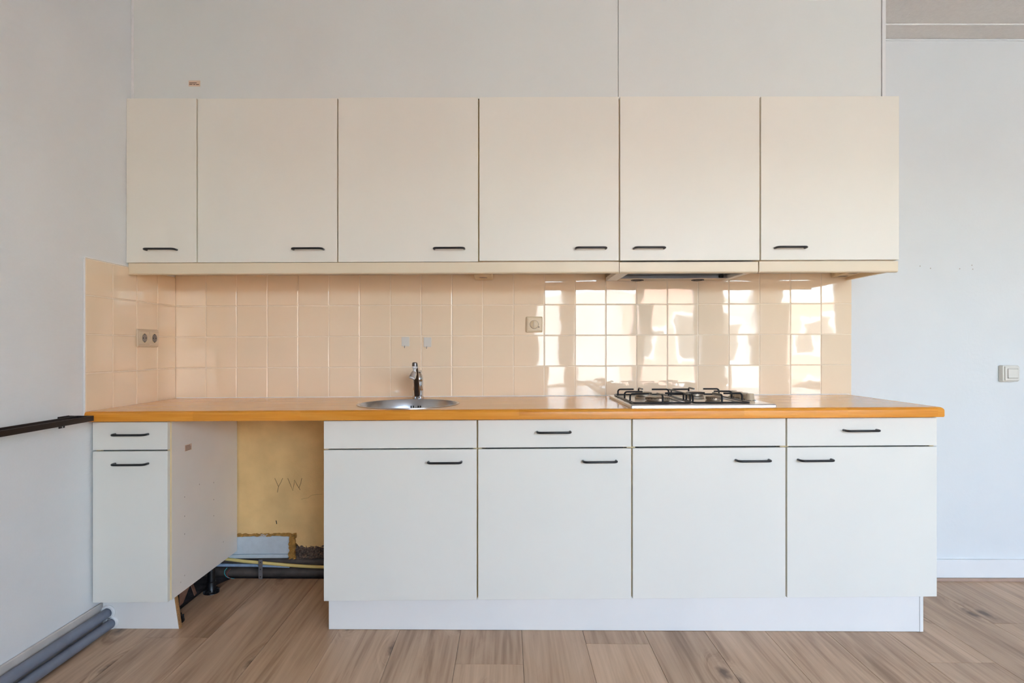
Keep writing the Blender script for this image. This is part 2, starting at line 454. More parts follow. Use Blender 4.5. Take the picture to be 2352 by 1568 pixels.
# pale block, foam and rough concrete low down
bx0, bx1 = -1.47, at(665, 0, 0.0)[0]
box('masonry_block', M_block, wall_back, bx0, bx1, 0.0, 0.10, 0.124, 0.212, 0.003)
box('masonry_strip', M_block, wall_back, bx0, bx1 - 0.004, -0.006, 0.10, 0.106, 0.1235, 0.003)
def lumpy(name, m, x0, x1, z0, z1, y0, y1, nx, nz, amp, seed, edge=0.0):
    rnd = random.Random(seed); bm = bmesh.new()
    F = [[bm.verts.new((x0 + (x1 - x0) * i / nx + (rnd.uniform(-edge, edge) if i in (0, nx) else rnd.uniform(-.3, .3) * (x1 - x0) / nx),
                        y0 - rnd.uniform(0, amp), z0 + (z1 - z0) * j / nz + (rnd.uniform(-edge, edge) if j in (0, nz) else rnd.uniform(-.3, .3) * (z1 - z0) / nz)))
          for j in range(nz + 1)] for i in range(nx + 1)]
    B = [[bm.verts.new((F[i][j].co.x, y1, F[i][j].co.z)) if i in (0, nx) or j in (0, nz) else None for j in range(nz + 1)] for i in range(nx + 1)]
    for i in range(nx):
        for j in range(nz): bm.faces.new((F[i][j], F[i + 1][j], F[i + 1][j + 1], F[i][j + 1]))
    for i in range(nx):
        for j in (0, nz): bm.faces.new((F[i][j], F[i + 1][j], B[i + 1][j], B[i][j]))
    for j in range(nz):
        for i in (0, nx): bm.faces.new((F[i][j], F[i][j + 1], B[i][j + 1], B[i][j]))
    return build(name, bm, m, wall_back, smooth=False)
lumpy('foam', M_foam, bx1 + 0.001, bx1 + 0.030, 0.104, 0.226, -0.002, 0.10, 4, 12, 0.012, 3, 0.004)
lumpy('foam', M_foam, -1.42, bx1 + 0.006, 0.2125, 0.2245, 0.002, 0.10, 40, 2, 0.007, 4, 0.003)
tag(lumpy('rough_concrete', M_rubble, bx1 + 0.022, GX1, 0.100, 0.164, 0.012, 0.10, 46, 9, 0.014, 5, 0.003), kind='stuff')
lumpy('plaster_lump', M_dirt, -1.205, -1.165, 0.213, 0.224, 0.001, 0.1, 6, 2, 0.008, 8, 0.003)
# drill holes right of the kitchen
for hx, hy in ((2113, 611), (2137, 616), (2204, 617), (2232, 609), (2234, 618)):
    x, y, z = at(hx, hy, 0.006); disc('drill_hole', M_mark2, wall_back, (x, 0.0055, z), (0, -1, 0), 0.0032, 0.0008, 8, warp=None)

# ---- wall tiles
T = 0.15
TZ0, TX0 = 0.8812, -1.6193
box('grout', M_grout, wall_back, TX0, TX0 + 22 * T - 0.006, 0.0022, 0.0058, TZ0 - 0.006, TZ0 + 4 * T)
def tile_mesh(nm, w, h, t=0.0075):
    bm = bmesh.new(); add_box(bm, -w / 2, w / 2, 0, t, -h / 2, h / 2)
    es = [e for e in bm.edges if all(v.co.y < 1e-6 for v in e.verts)]
    bmesh.ops.bevel(bm, geom=es, offset=0.0022, segments=2, profile=0.5, affect='EDGES')
    bmesh.ops.recalc_face_normals(bm, faces=bm.faces)
    me = bpy.data.meshes.new(nm); bm.to_mesh(me); bm.free(); me.materials.append(M_tile)
    return me
me_tile = tile_mesh('tile', T - 0.0034, T - 0.0034, 0.004)
rt = random.Random(21)
def put_tile(me, parent, loc, rotz=0.0, amp=0.0085):
    o = bpy.data.objects.new('tile', me); COL.objects.link(o); o.parent = parent
    o.location = W(loc) - wloc(parent)
    o.rotation_euler = (rt.uniform(-amp, amp), 0, rotz + rt.uniform(-amp, amp))
    return o
for r in range(4):
    for c in range(22):
        put_tile(me_tile, wall_back, (TX0 + (c + 0.5) * T, 0.0, TZ0 + (r + 0.5) * T))

# ---- left wall
wall_left = tag(box('wall_left', M_paperwall, None, XL - 0.2, XL, YB - 0.2, 0.20, -0.06, CEIL + 0.1), kind='structure')
box('grout', M_grout, wall_left, XL + 0.0006, XL + 0.0034, -0.607, 0.0015, TZ0 - 0.006, TZ0 + 4 * T - 0.01)
lw = [0.0, 0.147, 0.298, 0.452, 0.606]
for r in range(4):
    for c in range(4):
        me = tile_mesh('tile', lw[c + 1] - lw[c] - 0.0034, T - 0.0034 - (0.010 if r == 3 else 0), 0.004)
        put_tile(me, wall_left, (XL + 0.0062, -(lw[c] + lw[c + 1]) / 2, TZ0 + (r + 0.5) * T - (0.005 if r == 3 else 0)), PI / 2, 0.006)
box('caulk_line', M_caulk, wall_left, XL + 0.0004, XL + 0.007, -0.6125, -0.6065, TZ0 - 0.02, TZ0 + 4 * T - 0.008, 0.0015)
box('caulk_line', M_caulk, wall_left, XL + 0.0004, XL + 0.006, -0.606, -0.345, TZ0 + 4 * T - 0.0095, TZ0 + 4 * T - 0.005, 0.001)

# ---- unseen sides of the room: right wall, ceiling, window wall
tag(box('wall_right', M_wall, None, XR, XR + 0.2, YB - 0.2, 0.20, -0.06, CEIL + 0.1), kind='structure')
tag(box('ceiling', M_ceil, None, XL - 0.2, XR + 0.2, YB - 0.2, 0.2, CEIL, CEIL + 0.12), kind='structure')
bm = bmesh.new()
xs = [XL - 0.2, WIN[0][1], WIN[0][2], WIN[1][1], WIN[1][2], XR + 0.2]
ring_wall(bm, WIN_Y - 0.2, WIN_Y, xs, [-0.06, WIN_Z0, WIN_Z1, CEIL + 0.1], {(1, 1), (3, 1)})
tag(build('wall_front', bm, M_wall, None), kind='structure')
M_glass = bpy.data.materials.new('window_glass'); M_glass.use_nodes = True
n, l = M_glass.node_tree.nodes, M_glass.node_tree.links
for x in list(n):
    if x.type != 'OUTPUT_MATERIAL': n.remove(x)
tr = n.new('ShaderNodeBsdfTransparent'); gl = n.new('ShaderNodeBsdfGlossy'); gl.inputs['Roughness'].default_value = 0.01
fr = n.new('ShaderNodeFresnel'); fr.inputs['IOR'].default_value = 1.15
mxs = n.new('ShaderNodeMixShader')
l.new(fr.outputs[0], mxs.inputs[0]); l.new(tr.outputs[0], mxs.inputs[1]); l.new(gl.outputs[0], mxs.inputs[2])
l.new(mxs.outputs[0], n['Material Output'].inputs['Surface'])
for nm, xa, xb, muls in WIN:
    fy0, fy1, fw = WIN_Y - 0.14, WIN_Y - 0.07, 0.05
    wf = bpy.data.objects.new(nm, None); COL.objects.link(wf); wf.location = (xa, WIN_Y - 0.1, WIN_Z0); tag(wf, kind='structure')
    for (a, b, c, d) in ((xa, xb, WIN_Z0, WIN_Z0 + fw), (xa, xb, WIN_Z1 - fw, WIN_Z1), (xa, xa + fw, WIN_Z0 + fw, WIN_Z1 - fw), (xb - fw, xb, WIN_Z0 + fw, WIN_Z1 - fw)):
        box('frame_bar', M_trim, wf, a, b, fy0, fy1, c, d, warp=None)
    for (a, b) in muls: box('mullion', M_trim, wf, a, b, fy0 - 0.03, fy1, WIN_Z0 + fw, WIN_Z1 - fw, warp=None)
    cur = xa + fw
    for (a, b) in muls + [(xb - fw, xb)]:
        box('pane', M_glass, wf, cur, a, WIN_Y - 0.108, WIN_Y - 0.104, WIN_Z0 + fw, WIN_Z1 - fw, warp=None); cur = b
    box('window_sill', M_trim, wf, xa - 0.03, xb + 0.03, WIN_Y - 0.07, WIN_Y + 0.05, WIN_Z0 - 0.03, WIN_Z0 - 0.001, warp=None)
# street and the row across it, seen only as light and in reflections
M_street = mat('street_paving', (160, 165, 167), 0.9, vary=0.1, vscale=0.5)
M_brick = mat('pale_facade', (168, 171, 168), 0.9, vary=0.1, vscale=1.2)
tag(box('exterior_street', M_street, None, -30, 34, -40, YB - 0.25, -3.2, -3.0, warp=None), kind='structure')
M_facade_glass = mat('facade_window_glass', (70, 76, 80), 0.1)
M_brick2 = mat('pink_brick_facade', (178, 146, 132), 0.9, vary=0.1, vscale=1.2)
for fa, fb, fm in ((-24, 4.9, M_brick), (4.9, 8.2, M_brick2), (8.2, 11.4, M_brick), (11.4, 16.0, M_brick2), (16.0, 30.0, M_brick)):
    fo = tag(box('exterior_facade', fm, None, fa + 0.01, fb - 0.01, -25.0, -21.0, -3.0, 3.1 + 0.5 * ((fa * 7.3) % 1), warp=None), kind='structure')
    if fa < 0 or fb > 20: continue
    wx = fa + 0.5
    while wx + 1.0 < fb:
        for wz in (-1.9, 0.75):
            wfr = box('window_frame', M_trim, fo, wx, wx + 1.0, -21.02, -20.99, wz, wz + 1.6, warp=None)
            box('pane', M_facade_glass, wfr, wx + 0.09, wx + 0.91, -20.985, -20.975, wz + 0.09, wz + 1.51, warp=None)
        wx += 1.65

# ---- boxed soffit over the wall cabinets
SY = -0.325
soffit = tag(box('wall_soffit', M_soffit, None, XL, 1.612, SY + 0.012, 0.006, 2.196, CEIL), kind='structure')
box('panel', M_soffit, soffit, XL + 0.001, 0.4778, SY, SY + 0.0115, 2.196, CEIL - 0.001, 0.0008)
box('panel', M_soffit, soffit, 0.4802, 1.6145, SY, SY + 0.0115, 2.196, CEIL - 0.001, 0.0008)
box('edge_strip', M_trim, soffit, 1.6168, 1.6330, SY - 0.003, 0.005, 2.196, CEIL - 0.001, 0.001)
lumpy_c = lambda x0, x1, sd: lumpy('caulk_smear', M_caulk, x0, x1, CEIL - 0.014, CEIL - 0.001, SY - 0.0005, SY + 0.004, 30, 2, 0.0016, sd, 0.003)
o = lumpy_c(-1.60, -0.2, 31); o.parent = soffit
o = lumpy_c(-0.15, 1.55, 32); o.parent = soffit
box('corner_caulk', M_caulk, soffit, XL + 0.0005, XL + 0.012, SY - 0.004, SY - 0.0005, 2.196, CEIL - 0.001, 0.0012)
# ceiling edge on the right
tag(box('trim_1', M_ceil, None, 1.634, XR, -0.114, 0.005, CEIL - 0.004, CEIL - 0.0005), kind='structure')
tag(tube('trim_2', M_caulk, None, [(1.634, -0.117, CEIL - 0.002), (XR, -0.117, CEIL - 0.002)], 0.0042, 8), kind='structure')
tag(box('trim_3', M_wall, None, 1.634, XR, 0.0030, 0.0058, CEIL - 0.014, CEIL - 0.006), kind='structure')

# ---- baseboards
bb_r = box('baseboard_back', M_trim, None, 1.68, XR, -0.010, 0.0055, 0.012, 0.100, 0.002, warp=FL); tag(bb_r, kind='structure')
box('shoe_strip', M_brown_strip, bb_r, 1.68, XR, -0.016, 0.0055, -0.008, 0.0115, 0.001, warp=FL)
bb_l = box('baseboard_left', M_dirt, None, XL + 0.0005, XL + 0.011, YB, -0.515, 0.0, 0.100, 0.003, warp=FL); tag(bb_l, kind='structure')

# ================================================================== KITCHEN
HANDLES = 'black bar handles'
def handle_mesh(L=0.128, p=0.030, r=0.0044):
    bm = bmesh.new(); h = L / 2; R = 0.014
    pts = [Vector((-h, 0, 0))] + arc((-h + R, -p + R, 0), (1, 0, 0), (0, 1, 0), R, PI, 1.5 * PI) + arc((h - R, -p + R, 0), (1, 0, 0), (0, 1, 0), R, -PI / 2, 0) + [Vector((h, 0, 0))]
    add_tube(bm, pts, r, 10)
    bmesh.ops.recalc_face_normals(bm, faces=bm.faces)
    me = bpy.data.meshes.new('handle'); bm.to_mesh(me); bm.free()
    for f in me.polygons: f.use_smooth = True
    me.materials.append(M_handle)
    return me
ME_HANDLE = handle_mesh()
def handle(parent, x, y, z):
    o = bpy.data.objects.new('handle', ME_HANDLE); COL.objects.link(o); o.parent = parent
    o.location = W((x, y, z)) - wloc(parent)
    o.rotation_euler = (0, -slope(z), 0)
    return o

# ---- wall cabinets
UX = [-1.620, -1.3195, -0.7215, -0.1215, 0.4775, 1.0765, 1.6670]
UZ0, UZ1, UYF = 1.4895, 2.1868, -0.362
UL = ['narrow cream wall cabinet in the corner by the left wall', 'cream wall cabinet beside the narrow corner one, handle bottom right',
      'cream wall cabinet above the sink tap, third from the left wall', 'cream wall cabinet above the rotary wall switch, left of the hood',
      'cream wall cabinet directly above the cooker hood', 'last cream wall cabinet at the free right end, right of the hood']
UH = [-1.469, -0.8446, -0.246, 0.3548, 0.603, 1.2013]
tops = [0, -0.0015, 0.001, 0.0015, 0.002, 0.0005]
for i in range(6):
    x0, x1 = UX[i], UX[i + 1]
    t = thing('wall_cabinet', UL[i], 'cabinet', ((x0 + x1) / 2, UYF / 2, UZ0), 'cream wall cabinets')
    e = 0.0
    yb, yf = -0.001, UYF + 0.0182
    cz0, cz1 = UZ0 + 0.002, UZ1 - 0.003
    box('side_panel', M_edge, t, x0 + 0.0002, x0 + 0.017, yf, yb, cz0, cz1)
    box('side_panel', M_upper if i == 5 else M_edge, t, x1 - 0.017, x1 - 0.0002, yf, yb, cz0 , cz1)
    box('bottom_panel', M_carc, t, x0 + 0.0175, x1 - 0.0175, yf, yb, cz0, cz0 + 0.016)
    box('top_panel', M_carc, t, x0 + 0.0175, x1 - 0.0175, yf, yb, cz1 - 0.016, cz1)
    g = 0.0028
    dx0 = x0 + (0.0 if i == 0 else g); dx1 = x1 - (0.0 if i == 5 else g)
    d = box('door', M_upper, t, dx0, dx1, UYF, UYF + 0.018, UZ0 + (-0.001 if i < 3 else 0.002), UZ1 + tops[i], 0.0015, 2)
    handle(d, UH[i], UYF, 1.5425)

# ---- pelmets under them
def pelmet(label, x0, x1, ret=None):
    t = thing('light_pelmet', label, 'pelmet', ((x0 + x1) / 2, -0.34, 1.4385), 'cream pelmets')
    bm = bmesh.new()
    add_box(bm, x0, x1, -0.358, -0.340, 1.4385, 1.4865)
    es = [e for e in bm.edges if all(v.co.y < -0.35 and v.co.z < 1.45 for v in e.verts)]
    if x0 < -1.5: es += [e for e in bm.edges if all(v.co.x < x0 + 1e-4 and v.co.y < -0.35 for v in e.verts)]
    bmesh.ops.bevel(bm, geom=es, offset=0.008, segments=4, profile=0.5, affect='EDGES')
    build('front_board', bm, M_pelmet, t, smooth=True)
    if ret: box('return_board', M_pelmet, t, ret[0], ret[1], -0.3395, -0.004, 1.4455, 1.4880, 0.001)
    return t
pelmet('long cream pelmet under the four left wall cabinets', -1.617, 0.4760)
pelmet('short cream pelmet under the right end wall cabinet', 1.0735, 1.6650, (1.649, 1.665))

# ---- sockets hidden under the wall cabinets
def under_socket(label, x0, x1, yb, yf, z0, z1, n):
    t = thing('undercabinet_socket', label, 'socket', ((x0 + x1) / 2, (yb + yf) / 2, z0), 'sockets under the wall cabinets')
    bm = bmesh.new(); add_box(bm, x0, x1, yf, yb, z0, z1, 0.004, 2)
    for v in bm.verts:
        if v.co.z < z0 + 0.01: v.co.z -= 0.007 * (v.co.y - yf) / (yb - yf)
    build('body', bm, M_beige, t)
    for k in range(n):
        yc = yf + (yb - yf) * (k + 0.5) / n
        zc = z0 - 0.0072 * (yc - yf) / (yb - yf)
        c = ((x0 + x1) / 2, yc, zc + 0.0002)
        lathe('socket_ring', M_beige2, t, [(0.021, 0.0), (0.023, 0.0), (0.023, 0.0015), (0.021, 0.0015)], 24, c, (0, 0, -1), True)
        disc('socket_well', M_mark, t, (c[0], c[1], c[2]), (0, 0, -1), 0.019, 0.0006, 20)
    return t
under_socket('single beige socket box under the pelmet left of the cooker hood', -0.156, -0.070, -0.006, -0.150, 1.4585, 1.4900, 1)
under_socket('beige double socket box under the right end wall cabinet', 1.573, 1.646, -0.008, -0.165, 1.4655, 1.4900, 2)

# ---- cooker hood
t = thing('cooker_hood', 'slim pull-out cooker hood with cream front above the gas hob', 'cooker hood', (0.776, -0.2, 1.44))
hx0, hx1 = 0.4785, 1.0710
bm = bmesh.new(); add_box(bm, hx0, hx1 - 0.0035, -0.3610, -0.346, 1.4370, 1.4845)
es = [e for e in bm.edges if all(v.co.y < -0.355 and v.co.z < 1.45 for v in e.verts)]
bmesh.ops.bevel(bm, geom=es, offset=0.009, segments=4, profile=0.5, affect='EDGES')
build('front_board', bm, M_pelmet, t, smooth=True)
box('housing', M_steel, t, hx0 + 0.002, hx1 - 0.002, -0.3455, -0.004, 1.4640, 1.4825)
box('side_rail', M_whitep, t, hx0 + 0.002, hx0 + 0.055, -0.345, -0.006, 1.4460, 1.4635, 0.001)
box('side_rail', M_whitep, t, hx1 - 0.030, hx1 - 0.002, -0.345, -0.006, 1.4460, 1.4635, 0.001)
box('rear_plate', M_beige2, t, hx0 + 0.056, hx1 - 0.031, -0.075, -0.006, 1.4455, 1.4635, 0.001)
bm = bmesh.new()
add_prism(bm, [(0, 0), (0, 0)], 0, 0) if False else None
vs = [bm.verts.new(p) for p in ((hx0 + 0.056, -0.090, 1.4475), (hx1 - 0.031, -0.090, 1.4475), (hx1 - 0.031, -0.076, 1.4630), (hx0 + 0.056, -0.076, 1.4630),
                                (hx0 + 0.056, -0.0765, 1.4475), (hx1 - 0.031, -0.0765, 1.4475))]
bm.faces.new((vs[0], vs[1], vs[2], vs[3])); bm.faces.new((vs[0], vs[4], vs[5], vs[1])); bm.faces.new((vs[3], vs[2], vs[5], vs[4]))
bm.faces.new((vs[0], vs[3], vs[4])); bm.faces.new((vs[1], vs[5], vs[2]))
build('filter_strip', bm, M_hood, t)
for lx in (0.625, 0.915):
    lamp = lathe('lamp_ring', M_handle, t, [(0.021, 0), (0.030, 0), (0.030, 0.003), (0.021, 0.003)], 28, (lx, -0.042, 1.4454), (0, 0, -1), True)
    disc('lamp_lens', M_steel, lamp, (lx, -0.042, 1.4454), (0, 0, -1), 0.020, 0.0012, 24)
box('switch', M_dark, t, 1.000, 1.020, -0.094, -0.083, 1.4490, 1.4620, 0.001)

# ---- base cabinets
BYF = -0.575
BZ = dict(dt=0.8415, db=0.7330, ot=0.7280, ob=0.1428)
BX = [(-1.6140, -1.3170), (-0.7160, -0.1161), (-0.1159, 0.4849), (0.4851, 1.0849), (1.0851, 1.6700)]
BL = ['narrow white base cabinet left of the appliance gap, against the left wall', 'white base cabinet under the sink, beside the appliance gap',
      'white base cabinet between the sink and hob, handle on its drawer', 'white base cabinet under the gas hob', 'white base cabinet at the right end of the worktop']
DR = [-1.459, None, 0.1806, None, 1.3704]
DO = [-1.459, -0.2416, 0.3587, 0.9523, 1.1940]
fronts = []
for i, (x0, x1) in enumerate(BX):
    t = thing('base_cabinet', BL[i], 'cabinet', ((x0 + x1) / 2, -0.3, 0.14), 'white base cabinets')
    yf, yb = BYF + 0.0183, -0.006
    z0, z1 = BZ['ob'] + 0.002, 0.8460
    sp = M_carc if i == 0 else M_edge
    s1 = 0.006 if i == 0 else 0.0002
    box('side_panel', M_edge, t, x0 + s1, x0 + s1 + 0.016, yf, yb, z0, z1)
    sd = box('side_panel', sp, t, x1 - 0.017 + (0.016 if i == 0 else 0), x1 - 0.0002 + (0.016 if i == 0 else 0) - (0.013 if i == 0 else 0), yf, yb, z0, z1)
    if i == 0: cab0_side = sd; cab0 = t
    box('bottom_panel', M_carc, t, x0 + 0.0175 + s1, x1 - 0.0175, yf, yb, z0, z0 + 0.016)
    if i != 1: box('front_rail', M_edge, t, x0 + 0.0175 + s1, x1 - 0.0175, yf + 0.002, yf + 0.10, z1 - 0.016, z1)
    box('back_panel', M_carc, t, x0 + 0.0175 + s1, x1 - 0.0175, -0.020, -0.012, z0 + 0.017, z1 - 0.0175)
    g = 0.0029
    a, b = x0 + g, x1 - g
    if i == 4: b = x1
    jit = [0, 0.0, 0.0008, 0.0015, 0.0][i]
    df = box('drawer_front', M_base, t, a, b, BYF, BYF + 0.018, BZ['db'] + jit, BZ['dt'], 0.0015, 2)
    if DR[i] is not None: handle(df, DR[i], BYF, 0.7945)
    do = box('door', M_base, t, a, b, BYF, BYF + 0.018, BZ['ob'], BZ['ot'], 0.0015, 2)
    handle(do, DO[i], BYF, 0.6805)
    if i != 1: box('drawer_box', M_void, t, x0 + 0.03, x1 - 0.03, BYF + 0.0225, -0.10, BZ['db'] - 0.03, BZ['db'] + 0.075)
# edging and marks on the open side of the first cabinet
sx = -1.317 + 0.003 - 0.001
sx = max(v.co.x for v in cab0_side.data.vertices) + wloc(cab0_side).x
box('edge_band', M_edge, cab0_side, sx - 0.016, sx - 0.0002, BYF + 0.01805, BYF + 0.01825, BZ['ob'] + 0.002, 0.846)
def on_side(px, py):
    s = (CX - px) / -sx if sx > 0 else (px - CX) / sx
    return (sx, F_PX / s - CAM_D, CAM_H - (py - CY) / s)
for mx_, my_ in ((424, 1141), (424, 1185), (424, 1226), (491, 1108), (491, 1147), (491, 1184), (458, 1112), (513, 1244), (424, 1321), (415, 1337)):
    disc('screw_mark', M_mark2, cab0_side, on_side(mx_, my_), (1, 0, 0), 0.003, 0.0005, 8, warp=None)
# cabinet feet
def foot(x, y, z0):
    f = lathe('leg', M_dark, cab0, [(0, 0), (0.036, 0), (0.037, 0.004), (0.034, 0.012), (0.026, 0.014), (0.020, 0.022), (0.020, 0.06), (0.017, 0.062), (0.017, 0.141 - z0), (0, 0.141 - z0)],
              20, (x, y, z0), warp=None)
    for k in range(10):
        a = 2 * PI * k / 10
        bm = bmesh.new(); add_box(bm, 0.018, 0.034, -0.002, 0.002, 0.004, 0.024)
        bmesh.ops.rotate(bm, verts=bm.verts, cent=(0, 0, 0), matrix=Matrix.Rotation(a, 3, 'Z'))
        bmesh.ops.translate(bm, verts=bm.verts, vec=(x, y, z0))
        build('leg_rib', bm, M_dark, f, warp=None)
foot(-1.352, -0.178, -0.0045)
foot(-1.354, -0.468, 0.0062)

# ---- plinths
t = thing('plinth', 'short white plinth under the narrow cabinet with raw chipboard end', 'plinth', (-1.45, -0.525, 0.0), 'white plinths')
KY = -0.525
z0l = 0.0072
prism('board', M_plinth, t, [(-1.606, z0l), (-1.3045, z0l - 0.001), (-1.3230, 0.1325), (-1.606, 0.1305)], KY, KY + 0.014, warp=None)
prism('chipboard_edge', M_chip, t, [(-1.3044, z0l - 0.0008), (-1.2995, z0l - 0.0008), (-1.3178, 0.1330), (-1.3229, 0.1325)], KY + 0.0005, KY + 0.0155, warp=None)
for c, r in (((-1.580, 0.0755), 0.029), ((-1.566, 0.0345), 0.0265)):
    lathe('pipe_collar', M_whitep, t, [(0.0185, 0.0), (r, 0.0), (r, 0.004), (r - 0.004, 0.008), (0.0185, 0.008)], 30, (c[0] - 0.004, KY - 0.0005, c[1] - 0.003), (0, -1, 0), True, warp=None)
t = thing('plinth', 'long white plinth running under the four right base cabinets', 'plinth', (0.47, -0.525, 0.0), 'white plinths')
bm = bmesh.new(); add_box(bm, -0.709, 1.6375, KY, KY + 0.014, 0.001, 0.1405, 0.0008)
build('board', bm, M_plinth, t)
box('end_board', M_plinth, t, 1.6385, 1.6525, KY - 0.001, -0.02, 0.001, 0.1405, 0.0008)

# ---- worktop
SINK = (-0.419, -0.3605)
SR = 0.2055
t = thing('worktop', 'beech-coloured worktop with rounded orange front edge along the whole kitchen', 'worktop', (0.02, -0.3, 0.8478))
WZ0, WZ1, NY = 0.8478, 0.8858, -0.596
bm = bmesh.new()
NS = 48
rect = [(-1.6135, NY), (1.6420, NY), (1.6420, -0.0045), (-1.6135, -0.0045)]
for z in (WZ1, WZ0):
    R = [bm.verts.new((x, y, z)) for x, y in rect]
    C = [bm.verts.new((SINK[0] + SR * math.cos(2 * PI * k / NS), SINK[1] + SR * math.sin(2 * PI * k / NS), z)) for k in range(NS)]
    es = [bm.edges.new((R[k], R[(k + 1) % 4])) for k in range(4)] + [bm.edges.new((C[k], C[(k + 1) % NS])) for k in range(NS)]
    bmesh.ops.triangle_fill(bm, use_beauty=True, edges=es)
    if z == WZ1: RT, CT = R, C
for k in range(4): bm.faces.new((RT[k], RT[(k + 1) % 4], R[(k + 1) % 4], R[k]))
for k in range(NS): bm.faces.new((CT[k], CT[(k + 1) % NS], C[(k + 1) % NS], C[k]))
build('top_board', bm, M_top, t)
def lip(x0, x1, last=False):
    bm = bmesh.new()
    add_box(bm, x0, x1, -0.6165, NY - 0.0002, WZ0, WZ1)
    es = [e for e in bm.edges if all(v.co.y < -0.61 and v.co.z > WZ1 - 1e-4 for v in e.verts)]
    eb = [e for e in bm.edges if all(v.co.y < -0.61 and v.co.z < WZ0 + 1e-4 for v in e.verts)]
    if last: es += [e for e in bm.edges if all(v.co.x > x1 - 1e-4 and v.co.z > WZ1 - 1e-4 for v in e.verts)]
    bmesh.ops.bevel(bm, geom=es, offset=0.0135, segments=6, profile=0.5, affect='EDGES')
    eb = [e for e in bm.edges if all(v.co.y < -0.61 and v.co.z < WZ0 + 1e-4 for v in e.verts)]
    bmesh.ops.bevel(bm, geom=eb, offset=0.003, segments=2, affect='EDGES')
    return build('edge_strip', bm, M_nose, t, smooth=True, origin=((x0 + x1) / 2, -0.606, 0.866))
lx = [-1.6135, -1.20, -0.79, -0.371, 0.045, 0.48, 0.905, 1.30, 1.6435, 1.6685]
for a, b in zip(lx, lx[1:]): lip(a, b, b == lx[-1])
bm = bmesh.new(); add_box(bm, 1.6425, 1.6685, NY, -0.0045, WZ0, WZ1)
es = [e for e in bm.edges if all(v.co.x > 1.668 and v.co.z > WZ1 - 1e-4 for v in e.verts)]
bmesh.ops.bevel(bm, geom=es, offset=0.0135, segments=6, profile=0.5, affect='EDGES')
build('edge_strip', bm, M_nose, t, smooth=True)
box('wall_seal', M_caulk, t, -1.61, 1.668, -0.0042, -0.0008, WZ1 - 0.004, WZ1 + 0.003, 0.001)

# ---- sink
t = thing('sink', 'round stainless steel sink bowl set into the worktop', 'sink', (SINK[0], SINK[1], WZ1))
prof = [(0.215, 0.0006), (0.215, 0.0020), (0.209, 0.0030), (0.2035, 0.0016), (0.2005, -0.006), (0.1900, -0.036), (0.1885, -0.10), (0.185, -0.135), (0.172, -0.152), (0.05, -0.160), (0, -0.160),
        (0, -0.162), (0.05, -0.162), (0.173, -0.154), (0.187, -0.136), (0.1905, -0.10), (0.1915, -0.037), (0.2035, -0.006), (0.2052, 0.0004)]
lathe('bowl', M_steel, t, prof, 64, (SINK[0], SINK[1], WZ1), closed=True)
for k, dx in enumerate((-0.021, -0.011, 0.011, 0.021)):
    yy = SINK[1] + math.sqrt(0.1893 ** 2 - dx * dx)
    box('overflow_slot', M_void, t, SINK[0] + dx - 0.0022, SINK[0] + dx + 0.0022, yy - 0.0022, yy - 0.0004, WZ1 - 0.052, WZ1 - 0.026, 0.001)
disc('overflow_screw', M_chrome, t, (SINK[0], SINK[1] + 0.1890, WZ1 - 0.039), (0, -1, 0), 0.004, 0.002, 12)
disc('drain', M_chrome, t, (SINK[0], SINK[1], WZ1 - 0.1599), (0, 0, 1), 0.04, 0.002, 24)

# ---- tap
TX, TY = -0.4155, -0.122
t = thing('tap', 'chrome mixer tap with white swivel aerator behind the round sink', 'tap', (TX, TY, WZ1))
zb = WZ1 - 0.0023
lathe('base_ring', M_chrome, t, [(0, 0.0), (0.0268, 0.0), (0.0268, 0.011), (0.0252, 0.0125), (0, 0.0125)], 32, (TX, TY, zb), warp=None)
body = lathe('body', M_chrome, t, [(0, 0.0127), (0.0245, 0.0127), (0.0245, 0.040), (0.0240, 0.041), (0.0245, 0.042), (0.0245, 0.083), (0.0240, 0.084), (0.0245, 0.085), (0.0240, 0.098), (0.0212, 0.111), (0.014, 0.121), (0.0, 0.125)], 32, (TX, TY, zb), warp=None)
def slab(bm, P, Wd, H):
    rings = []
    for (p, w, h) in zip(P, Wd, H):
        p = Vector(p)
        i = P.index(tuple(p)) if tuple(p) in P else 0
        rings.append((p, w, h))
    vr = []
    for k, (p, w, h) in enumerate(rings):
        q0 = Vector(P[max(0, k - 1)]); q1 = Vector(P[min(len(P) - 1, k + 1)])
        d = (q1 - q0).normalized(); side = Vector((1, 0, 0)); up = side.cross(d).normalized()
        loop = []
        for (a, b) in ((-1, -.6), (-.8, -1), (.8, -1), (1, -.6), (1, .6), (.7, 1), (-.7, 1), (-1, .6)):
            loop.append(bm.verts.new(p + side * (a * w / 2) + up * (b * h / 2)))
        vr.append(loop)
    for A, B in zip(vr, vr[1:]):
        for k in range(8): bm.faces.new((A[k], A[(k + 1) % 8], B[(k + 1) % 8], B[k]))
    bm.faces.new(list(reversed(vr[0]))); bm.faces.new(vr[-1])
bm = bmesh.new()
slab(bm, [(TX - 0.001, TY - 0.020, zb + 0.022), (TX + 0.003, TY - 0.060, zb + 0.070), (TX + 0.009, TY - 0.125, zb + 0.135), (TX + 0.0125, TY - 0.165, zb + 0.163), (TX + 0.0135, TY - 0.186, zb + 0.166)],
     [0.0265, 0.0245, 0.0215, 0.020, 0.017], [0.024, 0.022, 0.019, 0.017, 0.013])
spout = build('spout', bm, M_chrome_d, t, warp=None, smooth=True)
ex, ey, ez = TX + 0.0128, TY - 0.178, zb + 0.160
lathe('spout_tip', M_chrome_d, spout, [(0, 0.016), (0.008, 0.0155), (0.0115, 0.012), (0.0122, 0.004), (0.0122, -0.002), (0, -0.002)], 24, (ex, ey, ez), warp=None)
